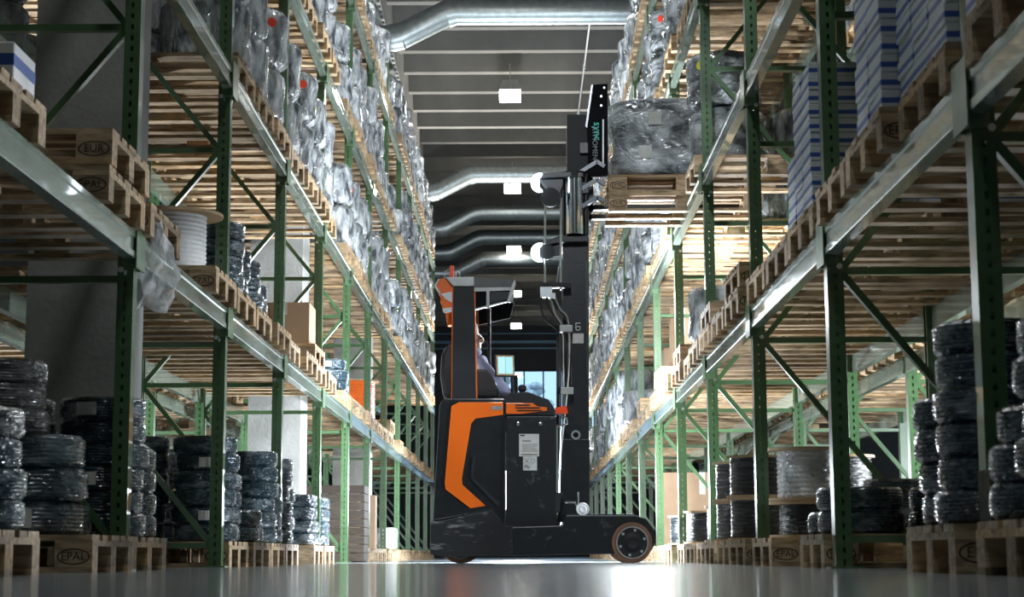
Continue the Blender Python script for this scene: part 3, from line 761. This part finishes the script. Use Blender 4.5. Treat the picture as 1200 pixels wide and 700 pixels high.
# ------------------------------------------------------------------ reach truck
Y0 = 15.48
tr = empty('reach_truck',(.1,16.1,0)); tag(tr,'black and orange reach truck standing across the aisle with raised mast','reach truck')
def off(o): o.location = (-.1,-16.1,0); return o
def P(pts, Y=Y0): return [(at(a,b,Y).x, at(a,b,Y).z) for a,b in pts]
def tprism(name, pts, y0, y1, m, parent=None, Y=None, bev=0):
    me = MB().prism(P(pts, Y or Y0), y0, y1).mesh(name,m)
    if bev:
        bm = bmesh.new(); bm.from_mesh(me); bmesh.ops.bevel(bm,geom=bm.edges[:],offset=bev,segments=2,affect='EDGES',profile=.6); bm.to_mesh(me); bm.free()
    o = link(name,me,parent or tr)
    if parent is None: off(o)
    return o
def tmesh(name, mb, m, parent=None, smooth=True):
    o = mb.build(name,m,parent or tr,smooth=smooth)
    if parent is None: off(o)
    return o
def pt(a,b,Y): return at(a,b,Y)
BODY_F = 16.66
tprism('chassis',[(504,612),(520,610),(546,604),(577,598),(593,617),(652,616),(652,651),(520,653),(504,650)],15.5,BODY_F,'worn',bev=.006)
for n,(a,b) in enumerate(((15.48,15.64),(16.52,16.68))):
    lg = tprism('support_leg',[(600,618),(659,616),(663,604),(744,604),(757,608),(765,619),(768,636),(764,645),(752,649),(700,650),(600,652)],a,b,'scuffed',bev=.008)
    tprism('leg_plate',[(663,602.5),(744,602.5),(744,605),(663,605)],a+.01,b-.01,'worn',bev=.002)
def wheel(name, c, r, y0, y1, rim):
    wv = empty(name); wv.parent = tr; wv.location = (c[0]-.1, 0, c[1]); ym = -16.1
    t_ = MB().lathe([(r*.80,y0+ym),(r*.97,y0+ym),(r,y0+ym+.012),(r,y1+ym-.012),(r*.97,y1+ym),(r*.80,y1+ym),(r*.80,y0+ym)],40,axis='y',cap=False).build('tyre','tyre',wv,smooth=True)
    h_ = MB().lathe([(r*.2,y0+ym+.006),(r*.28,y0+ym+.0),(r*.5,y0+ym+.012),(r*.6,y0+ym+.004),(r*.74,y0+ym+.002),(r*.74,y1+ym-.004),(r*.2,y1+ym-.004)],36,axis='y').build('hub',rim,wv,smooth=True)
    MB().lathe([(r*.74,y0+ym-.002),(r*.80,y0+ym-.002),(r*.80,y0+ym+.004),(r*.74,y0+ym+.004)],36,axis='y',cap=False).build('rim_ring','silver',wv,smooth=True)
    for k in range(6):
        a = k*math.pi/3+.3; MB().lathe([(.011,y0+ym-.006),(.011,y0+ym+.012)],8,(math.cos(a)*r*.62,0,math.sin(a)*r*.62),axis='y').build('wheel_nut','zinc',wv)
    return wv
cw = at(741,640,Y0)
wheel('load_wheel',(cw.x,.150),.150,15.455,15.62,'matte'); wheel('load_wheel',(cw.x,.150),.150,16.54,16.70,'matte')
cw = at(540,645,16.0); wheel('drive_wheel',(cw.x,.175),.175,15.95,16.07,'matte')
body = tprism('body_shell',[(515,474),(520,466.5),(592,466.5),(592,617),(577,598),(546,604),(507,611)],15.5,BODY_F,'black',bev=.012)
bat = tprism('battery_cover',[(593,488),(652,488),(652,617),(593,617)],15.49,BODY_F-.02,'scuffed',bev=.006)
con = tprism('console',[(590,466),(598,460),(618,459),(643,468),(651,480),(651,487),(590,487)],15.5,BODY_F,'matte',bev=.012)
orange = [(529,476),(537.7,471.5),(589.5,471.5),(589.5,486.3),(557,490.7),(552,496.6),(541,561.7),(542,568.6),(569,593),(551.4,596),(522.3,573.7),(521.3,566.8)]
tprism('orange_panel',orange,15.486,15.51,'orange',bev=.003)
tprism('model_plate',[(576,476),(588.5,476),(588.5,480.5),(576,480.5)],15.482,15.488,'silver')
vp = tprism('vent_panel',[(593,472.5),(624,472.5),(630,476.5),(641,477.5),(641,481.5),(612,485),(593,485)],15.486,15.502,'orange',bev=.002)
for (x0,x1,y) in ((603,622,475),(603,634,478.3),(605,636,481.5)):
    tprism('vent_slot',[(x0,y-.9),(x1,y-.9),(x1-2,y+.9),(x0+2,y+.9)],15.483,15.49,'matte')
tprism('orange_tail',[(651,477),(664,475),(666,484),(651,484)],15.55,15.75,'beacon')
for seg in ([(554,536),(557,536),(554.5,561),(551.5,561)],[(551.5,561),(554.5,559.5),(585,590),(583,594)]):
    tprism('groove_trim',seg,15.488,15.504,'matte')
tprism('seam_strip',[(591,490),(592.6,490),(592.6,616),(591,616)],15.484,15.49,'chrome')
for x in (607,633.5):
    c = at(x,497,Y0); tmesh('cover_bolt',MB().lathe([(.003,15.474),(.014,15.477),(.017,15.49)],14,(c.x,0,c.z),axis='y'),'chrome')
l1 = tprism('rating_label',[(608.3,508.7),(631.8,508.7),(631.8,535),(608.3,535)],15.4885,15.4905,'paper')
for k,(x0,x1,y,hh) in enumerate(((609.5,615,510.5,1.6),(612,622,517,1.0),(612,630,521,.5),(612,630,523,.5),(612,627,525,.5),(612,630,527,.5),(612,630,529,.5),(610.5,630,533,1.0))):
    tprism('printed_line',[(x0,y-hh/2),(x1,y-hh/2),(x1,y+hh/2),(x0,y+hh/2)],15.4878,15.489,'ink',tr).location=(-.1,-16.1,0)
tprism('recycling_label',[(613,535.3),(629.3,535.3),(629.3,551.5),(613,551.5)],15.4885,15.4905,'paper')
for a,b in (((614.5,537.5),(620,543.5)),((620,537.5),(614.5,543.5))):
    p,q = at(*a,15.488),at(*b,15.488); tmesh('bin_mark',MB().bar(p,q,.002,.0045,(0,1,0)),'ink',smooth=False)
c = at(624.5,540.5,15.488); tmesh('recycle_mark',MB().lathe([(.012,15.4875),(.018,15.4875),(.018,15.489),(.012,15.489)],12,(c.x,0,c.z),axis='y',cap=False),'greyprint')
c = at(617.5,547.8,15.488); o = link('lead_mark',stand(text_mesh('lead_mark','Pb',.042,'ink')),tr,(c.x-.1,15.4872-16.1,c.z))
# wedge pedal guard and floor roller
tprism('guard_wedge',[(627,581),(660,577),(660,580),(657,582),(656,600),(640,607)],15.5,15.62,'matte',bev=.003)
tprism('wedge_mark',[(643,579.5),(648.5,579),(648.5,580.6),(643,581)],15.497,15.503,'beacon')
c = at(683,597,Y0)
rl = MB().lathe([(.012,15.49),(.02,15.485),(.034,15.492),(.046,15.487),(.05,15.495),(.05,15.53),(.01,15.53)],24,(c.x,0,c.z),axis='y'); tmesh('guide_roller',rl,'whitepl')
tmesh('roller_bracket',MB().tube([pt(662,589,15.52),pt(674,589,15.52),pt(677,597,15.52)],.01,8).tube([pt(677.5,577,15.53),pt(677.5,592,15.53)],.008,8),'chrome')
# mast
def rail(name, px0, px1, py0, py1, y0, y1, m='black'):
    return tprism(name,[(px0,py0),(px1,py0),(px1+.4,py1),(px0+.4,py1)],y0,y1,m,Y=y0,bev=.004)
for (a,b) in ((15.74,15.86),(16.40,16.52)):
    rail('mast_outer_rail',659,690,276,612,a,b)
    rail('mast_inner_rail',664.5,689,134,560,a+.025,b+.02,'matte')
rail('mast_base',652,691,515,612,15.70,15.74,'black')
for y in (140,300,520): tmesh('mast_crossbar',MB().bar(pt(676,y,15.8),(pt(676,y,15.8).x,16.46,pt(676,y,15.8).z),.12,.07),'black',smooth=False)
tprism('mast_edge_strip',[(686,305),(688.6,305),(690,446),(687.4,446)],15.728,15.742,'chrome',Y=15.73)
c0,c1 = pt(673,207,15.74),pt(673.5,275,15.74)
tmesh('lift_cylinder',MB().tube([c1,c0],.070,24),'chrome'); 
for x in (-.10,.10): tmesh('cylinder_sleeve',MB().tube([c1+Vector((x*.9,.03,0)),c0+Vector((x*.9,.03,0))],.022,12),'black')
tmesh('cylinder_head',MB().tube([c0+Vector((0,0,-.01)),c0+Vector((0,0,.035))],.085,24),'matte')
tprism('head_plate',[(634,203),(661,201),(683,202),(684,207),(634,209)],15.66,15.80,'black',Y=15.66,bev=.004)
tprism('cylinder_foot_plate',[(634,284),(655,277),(690,277),(690,283),(656,284),(640,288)],15.66,15.80,'black',Y=15.66,bev=.004)
c = at(684,510,15.69); tmesh('tow_ring',MB().lathe([(.022,15.68),(.036,15.68),(.036,15.70),(.022,15.70)],20,(c.x-.06,0,c.z),axis='y',cap=False),'zinc')
tprism('mast_sticker',[(671,391),(684,391),(684,402.5),(671,402.5)],15.7365,15.7385,'paper',Y=15.737)
o = link('mast_mark',stand(text_mesh('mast_mark','LD',.055,'whiteprint')),tr,tuple(pt(677,383,15.736)-Vector((.1,16.1,0)))); o.rotation_euler=(0,R(90),0)
# pulleys with white curved covers
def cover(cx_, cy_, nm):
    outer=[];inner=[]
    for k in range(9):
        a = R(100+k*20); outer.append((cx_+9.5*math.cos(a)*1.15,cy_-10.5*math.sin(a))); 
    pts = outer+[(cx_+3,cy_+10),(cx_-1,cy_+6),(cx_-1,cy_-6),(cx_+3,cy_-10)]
    tprism(nm,pts,15.60,15.70,'cover_glow',Y=15.6,bev=.006)  # no lamp here: the cover glows in place of strobe glare
cover(633,213,'glowing_cover'); cover(633,295,'glowing_cover')
for (x,y,r) in ((645,232,.075),(641,296,.06)):
    c = at(x,y,15.68); tmesh('pulley',MB().lathe([(.02,15.64),(r,15.64),(r*.88,15.665),(r,15.69),(.02,15.69)],28,(c.x,0,c.z),axis='y'),'matte')
tprism('pulley_arm',[(627,205),(646,203),(660,206),(660,216),(652,238),(640,236),(640,222)],15.69,15.72,'black',Y=15.69,bev=.003)
tprism('pulley_arm',[(627,288),(656,284),(656,300),(640,302)],15.70,15.73,'black',Y=15.7,bev=.003)
# chains and hoses
for x in (639,657.5): tmesh('lift_chain',MB().tube([pt(x,232,15.66),pt(x-.5,340,15.66)],.010,6),'zinc')
tprism('hose_clamp_bar',[(633,331),(669,331),(669,337),(633,337)],15.62,15.70,'matte',Y=15.62,bev=.003)
tmesh('hose_manifold',MB().cbox(pt(640,343,15.64),(.09,.06,.08)).cbox(pt(647,347,15.62),(.05,.05,.04)),'zinc',smooth=False)
random.seed(3)
for (xs) in ([(636,338),(634,355),(637,372),(652,386),(656,400),(656,440)],[(640,345),(644,362),(655,380),(661,390),(663,420),(664,455)],[(645,345),(652,358),(664,374),(668,386),(669,420),(669,452)],[(642,340),(646,352),(651,368),(659,384),(660,430),(661,500)],[(650,348),(656,362),(666,378),(666,440),(658,520),(653,578)]):
    pts = [pt(a,b,15.62+.01*i) for i,(a,b) in enumerate(xs)]
    sm = []
    for i in range(len(pts)-1):
        p0,p1,p2,p3 = pts[max(0,i-1)],pts[i],pts[i+1],pts[min(len(pts)-1,i+2)]
        for k in range(5):
            t = k/5; sm.append(.5*((2*p1)+(p2-p0)*t+(2*p0-5*p1+4*p2-p3)*t*t+(3*p1-p0-3*p2+p3)*t**3))
    sm.append(pts[-1]); tmesh('hose',MB().tube(sm,.0085,8),'matte' if random.random()<.6 else 'zinc')
for (x,y) in ((664,385),(665,458)): tprism('hose_clamp',[(x-8,y-4),(x+7,y-4),(x+7,y+4),(x-8,y+4)],15.60,15.66,'silver',Y=15.6,bev=.003)
for x in (655,): tmesh('hose_stack',MB().tube([pt(x,395,15.64),pt(x,520,15.64)],.02,8),'matte')
tmesh('cable_loop',MB().tube([pt(646,487,15.55),pt(656,486,15.52),pt(664,490,15.52),pt(665,497,15.53),pt(655,500,15.53),pt(646,497,15.55)],.007,8),'chrome')
tmesh('conduit',MB().tube([pt(652,500,15.56),pt(652.5,610,15.56)],.012,8).tube([pt(657,500,15.58),pt(655,578,15.58)],.006,6),'chrome')
# carriage and forks
tprism('carriage_plate',[(688,150),(695,99),(712,98),(712.5,205),(690,206)],15.72,15.80,'liner',Y=15.72,bev=.005)
tprism('carriage_edge',[(686,148),(693,99),(695,99),(688,150)],15.722,15.80,'chrome',Y=15.72)
for (x,y) in ((704.5,113),(704.5,124),(708,103)): 
    c = at(x,y,15.72); tmesh('carriage_bolt',MB().lathe([(.009,15.712),(.009,15.722)],10,(c.x,0,c.z),axis='y'),'zinc')
tprism('carriage_slot',[(706,140),(707.6,140),(707.6,192),(706,192)],15.716,15.722,'silver',Y=15.72)
for txt,mt,x,y,sz in (('sync','teal',700,154,.085),('ATMOMENT','greyprint',697,170,.055)):
    o = link('lettering',stand(text_mesh('lettering',txt,sz,mt)),tr,tuple(pt(x,y,15.717)-Vector((.1,16.1,0)))); o.rotation_euler = (0,R(90),0)
PZ = 2.70   # base of the lifted pallet
pbx = .69
for yy in (15.92,16.36):
    fk = MB().box(.53,yy-.05,PZ+.034,1.72,yy+.05,PZ+.072).box(.53,yy-.05,PZ+.034,.575,yy+.05,PZ+.62)
    tmesh('fork',fk,'worn',smooth=False)
tmesh('carriage_bar',MB().box(.47,15.72,PZ+.14,.53,16.52,PZ+.22).box(.47,15.72,PZ+.46,.53,16.52,PZ+.54),'black',smooth=False)
for (y,z) in ((15.74,.02),(15.74,.16),(15.74,.3)):
    tmesh('fork_bracket',MB().bar((.46,y,PZ+z),(.60,y,PZ+z+.09),.05,.03).bar((.60,y,PZ+z+.09),(.66,y,PZ+z+.05),.05,.03),'chrome',smooth=False)
# overhead guard
for (a,b) in ((15.5,15.58),(16.58,16.66)):
    gp = tprism('guard_pillar',[(531,336),(555.5,336),(558,467),(529.5,467)],a,b,'matte',bev=.004)
    tprism('pillar_edge',[(529.6,336),(531,336),(529.8,467),(528.4,467)],a+.005,b-.005,'orange')
    tprism('pillar_edge',[(555.6,336),(556.8,336),(559.2,467),(558,467)],a+.005,b-.005,'orange')
tprism('roof_rail',[(521,324.5),(556,324.5),(556,335.5),(531,335.5)],15.49,15.62,'silver',bev=.006)
tprism('roof_cover',[(523,326),(556,326),(556,330),(527,330)],15.6,16.66,'liner')
tprism('roof_plate',[(556,325.3),(602,327),(601,330),(556,329)],15.51,16.65,'liner')
for (a,b) in ((15.51,15.55),(16.61,16.65)): tprism('roof_side_panel',[(556,325),(603,327),(597,353),(556,362)],a,b,'liner',bev=.004)
for (x,y) in ((562,331),(575,331.5),(588,332),(598,334)):
    p = at(x,y,15.55); tmesh('roof_bar',MB().bar((p.x,15.55,p.z),(p.x,16.61,p.z),.035,.02),'liner',smooth=False)
tprism('roof_fascia',[(556,325),(602.5,327),(598.5,336),(556,337)],15.5,15.512,'roofgrey')
tprism('roof_band',[(556,337),(598.5,336.3),(597.8,340),(556,341.5)],15.498,15.512,'silver')
tprism('roof_rim',[(603,327),(604.5,331),(598,354),(594,353),(599.5,334)],15.495,15.56,'silver',bev=.002)
tprism('visor_panel',[(574,342),(596.5,341.5),(594,351),(574,355.5)],15.497,15.512,'black')
tprism('visor_bracket',[(570,338),(573.5,338),(573.5,361),(570,361)],15.49,15.512,'silver')
tprism('roof_lower_rod',[(556,361.5),(594,352.3),(594,354),(556,363.5)],15.495,15.52,'silver')
tprism('tail_cap',[(509.5,334),(514,326.5),(523,325),(531,338),(531,363),(518.5,364),(516,347)],15.52,15.66,'orange',bev=.008)
tprism('tail_cap',[(509.5,334),(514,326.5),(523,325),(531,338),(531,363),(518.5,364),(516,347)],16.5,16.64,'orange',bev=.008)
tprism('tail_lamp',[(516.5,344),(530,341),(530,355),(522,350)],15.512,15.53,'whitepl',bev=.002)
tprism('tail_cap_foot',[(518.5,361),(531,359.5),(531,364.5),(519,364.5)],15.51,15.58,'whitepl',bev=.002)
tprism('tail_cap_edge',[(508.5,334),(513.5,326),(515,326.5),(511,334),(516.5,343),(515.5,344.5)],15.51,15.67,'silver')
tmesh('front_post',MB().tube([pt(573,357,16.0),pt(573.5,452,16.0)],.014,10),'matte')
c = at(529.5,318,15.8)
bc = tmesh('beacon',MB().lathe([(.017,-.05),(.017,.035),(.014,.042),(.004,.044)],16,(c.x,15.8,c.z)),'beacon')
tmesh('beacon_guard',MB().tube([(c.x-.06,15.8,c.z-.05),(c.x-.05,15.8,c.z),(c.x-.02,15.8,c.z+.02)],.004,6).tube([(c.x+.03,15.8,c.z-.05),(c.x+.035,15.8,c.z+.01),(c.x+.06,15.8,c.z-.01),(c.x+.065,15.8,c.z-.05)],.005,6),'zinc')
# seat, terminal, lever
tprism('seat_back',[(519,466),(515.5,440),(517,415),(523,405),(533,402),(540,410),(541,466)],15.85,16.35,'seat',Y=15.85,bev=.03)
tprism('seat_wing',[(555,432),(570,433),(577,440),(584,455),(586,466),(555,466)],15.62,15.80,'seat',Y=15.62,bev=.02)
mo = empty('terminal'); mo.parent = tr; mo.location = (0,0,0)
c = at(592,428.5,15.75)
mo.location = (c.x-.1,15.75-16.1,c.z); mo.rotation_euler = (R(-6),0,R(14))
MB().box(-.075,0,-.085,.075,.03,.085).build('casing','matte',mo); MB().box(-.07,-.006,-.078,.07,0,.078).build('bezel','ply',mo); MB().box(-.058,-.008,-.066,.058,-.005,.066).build('screen','screen',mo)
tmesh('terminal_arm',MB().tube([pt(600,440,15.8),pt(601,462,15.8)],.014,10).tube([pt(604,440,15.85),pt(604.5,462,15.85)],.018,10),'matte')
tmesh('steering_knob',MB().lathe([(.02,0),(.035,.02),(.03,.05),(.01,.06)],16,tuple(pt(612,460,15.95))),'matte')

# ------------------------------------------------------------------ lifted load
pallet(pbx+.6,16.14,PZ,1,True,'lower wooden pallet of the two raised on truck forks',0,0)
pallet(pbx+.6,16.14,PZ+.144,1,True,'upper wooden pallet raised on truck forks under the wrapped load',0,1)
t = empty('wrapped_load',(pbx+.6,16.14,PZ+.288)); tag(t,'film-wrapped bundle of dark rolls lifted on the truck forks','wrapped load')
prof=[(.1,.63),(.30,.635),(.37,.61),(.39,.47),(.365,.33),(.36,.27),(.385,.18),(.39,.08),(.38,.01),(.2,0)]
def sq(r,z,a,sx=1.5):
    c,s_=math.cos(a),math.sin(a); k=(abs(c/1.5)**4+abs(s_)**4)**-.25
    return r*k*(1+.05*mnoise.noise(Vector((c*3,s_*3,z*6)))+.02*mnoise.noise(Vector((c*9,s_*9,z*14))))
MB().lathe(prof,64,fn=sq).build('film_wrap','film_dark',t,smooth=2)
for (x,y,z) in ((-.28,-.395,.40),(.12,-.395,.42),(-.36,-.40,.13)): MB().box(x,y-.012,z,x+.1,y,z+.1).build('paper_label','paper',t)

# ------------------------------------------------------------------ driver
def skin(name, nodes, edges, m, parent, root=0, sub=2):
    me = bpy.data.meshes.new(name); ks = list(nodes); me.from_pydata([nodes[k][0] for k in ks],[(ks.index(a),ks.index(b)) for a,b in edges],[])
    o = bpy.data.objects.new(name,me); COL.objects.link(o)
    md = o.modifiers.new('skin','SKIN'); md.use_smooth_shade = True
    for i,k in enumerate(ks):
        sv = me.skin_vertices[0].data[i]; r = nodes[k][1]; sv.radius = r if isinstance(r,tuple) else (r,r); sv.use_root = (i == root)
    s2 = o.modifiers.new('sub','SUBSURF'); s2.levels = sub; s2.render_levels = sub
    bpy.context.view_layer.update()
    nm = bpy.data.meshes.new_from_object(o.evaluated_get(bpy.context.evaluated_depsgraph_get()))
    bpy.data.objects.remove(o); nm.materials.clear(); nm.materials.append(M[m])
    for p in nm.polygons: p.use_smooth = True
    return link(name,nm,parent)
per = empty('person',(-.36,16.05,1.10)); tag(per,'person in a lavender hoodie seated in the truck cab facing the mast','person')
B_ = Vector((-.36,16.05,1.10))
def q(px,py,Y): return tuple(at(px,py,Y)-B_)
YC = 16.02
hd = at(551.5,397,YC)-B_
nodes = {'pelvis':((0,0,.0),.13),'belly':((.01,0,.16),.125),'chest':(q(558,440,YC),.13),'neck0':(q(553,421,YC),.07),'neck':(q(551.5,413,YC),.055),
         'jaw':((hd.x+.015,0,hd.z-.075),.075),'head':((hd.x-.005,0,hd.z),.098),'crown':((hd.x-.012,0,hd.z+.075),.075),'nose':((hd.x+.108,0,hd.z-.012),.014),'chin':((hd.x+.075,0,hd.z-.095),.026)}
edges = [('pelvis','belly'),('belly','chest'),('chest','neck0'),('neck0','neck'),('neck','jaw'),('jaw','head'),('head','crown'),('head','nose'),('jaw','chin')]
for sd,ys in (('n',-1),('f',1)):
    ya = YC+.19*ys
    nodes.update({sd+'sh':(q(562,429,ya),.062),sd+'el':(q(589,457,ya+.02*ys),.045),sd+'wr':(q(603,467,ya-.03*ys),.03),sd+'palm':(q(608,469,ya-.03*ys),(.034,.018)),
                  sd+'hip':((.05,.09*ys,-.02),.09),sd+'kn':((.42,.11*ys,.0),.062),sd+'an':((.46,.11*ys,-.42),.042),sd+'toe':((.62,.12*ys,-.46),.04)})
    edges += [('chest',sd+'sh'),(sd+'sh',sd+'el'),(sd+'el',sd+'wr'),(sd+'wr',sd+'palm'),('pelvis',sd+'hip'),(sd+'hip',sd+'kn'),(sd+'kn',sd+'an'),(sd+'an',sd+'toe')]
    pw = Vector(nodes[sd+'palm'][0])
    for fi,(dy,L) in enumerate(((-.027,.068),(-.009,.078),(.009,.074),(.027,.058))):
        nodes[f'{sd}f{fi}a'] = (tuple(pw+Vector((.03,dy,.008))),.0095); nodes[f'{sd}f{fi}b'] = (tuple(pw+Vector((.03+L*.5,dy,.006))),.009); nodes[f'{sd}f{fi}c'] = (tuple(pw+Vector((.03+L*.8,dy,-.02))),.008)
        edges += [(sd+'palm',f'{sd}f{fi}a'),(f'{sd}f{fi}a',f'{sd}f{fi}b'),(f'{sd}f{fi}b',f'{sd}f{fi}c')]
    nodes[sd+'t1'] = (tuple(pw+Vector((.01,-.04*ys,-.01))),.011); nodes[sd+'t2'] = (tuple(pw+Vector((.04,-.05*ys,-.02))),.009)
    edges += [(sd+'palm',sd+'t1'),(sd+'t1',sd+'t2')]
skin('body',nodes,edges,'skin',per)
hn = {'hem':((0,0,-.02),.16),'belly':((0,0,.14),.155),'chest':(q(557,443,YC),.165),'collar':(q(553,424,YC),.10),'hoodb':(q(545,420,YC),.085)}
he = [('hem','belly'),('belly','chest'),('chest','collar'),('collar','hoodb')]
for sd,ys in (('n',-1),('f',1)):
    ya = YC+.19*ys
    hn.update({sd+'sh':(q(563,432,ya),.085),sd+'el':(q(588,458,ya+.02*ys),.066),sd+'wr':(q(600,466,ya-.02*ys),.045)}); he += [('chest',sd+'sh'),(sd+'sh',sd+'el'),(sd+'el',sd+'wr')]
skin('hoodie',hn,he,'hoodie',per)
MB().tube([Vector(q(549,419,YC))+Vector((.075*math.cos(a),.095*math.sin(a),.01+.03*math.cos(a))) for a in [i*math.pi/8 for i in range(17)]],.030,10).build('hood','hoodie',per,smooth=True)
tn = {'w':((0,0,.0),.145)}; te=[]
for sd,ys in (('n',-1),('f',1)):
    tn.update({sd+'h':((.06,.09*ys,-.02),.1),sd+'k':((.42,.11*ys,0),.073),sd+'a':((.46,.11*ys,-.38),.055)}); te += [('w',sd+'h'),(sd+'h',sd+'k'),(sd+'k',sd+'a')]
skin('trousers',tn,te,'trouser',per)
hr = MB().lathe([(.03,.118),(.075,.105),(.108,.06),(.115,.01),(.108,-.04),(.09,-.07)],20,(hd.x-.022,0,hd.z+.01),fn=lambda r,z,a: r*(1-.25*max(0,math.cos(a))*(z<.07)))
hr.build('hair','hair',per,smooth=2)
for ys in (-1,1):
    MB().lathe([(.002,-.01),(.010,0),(.002,.01)],8,(hd.x+.082,.034*ys,hd.z+.004)).build('eye','ink',per,smooth=2)
    MB().lathe([(.006,-.03),(.014,-.01),(.016,.012),(.006,.03)],8,(hd.x-.0,.1*ys,hd.z-.005)).build('ear','skin',per,smooth=2)
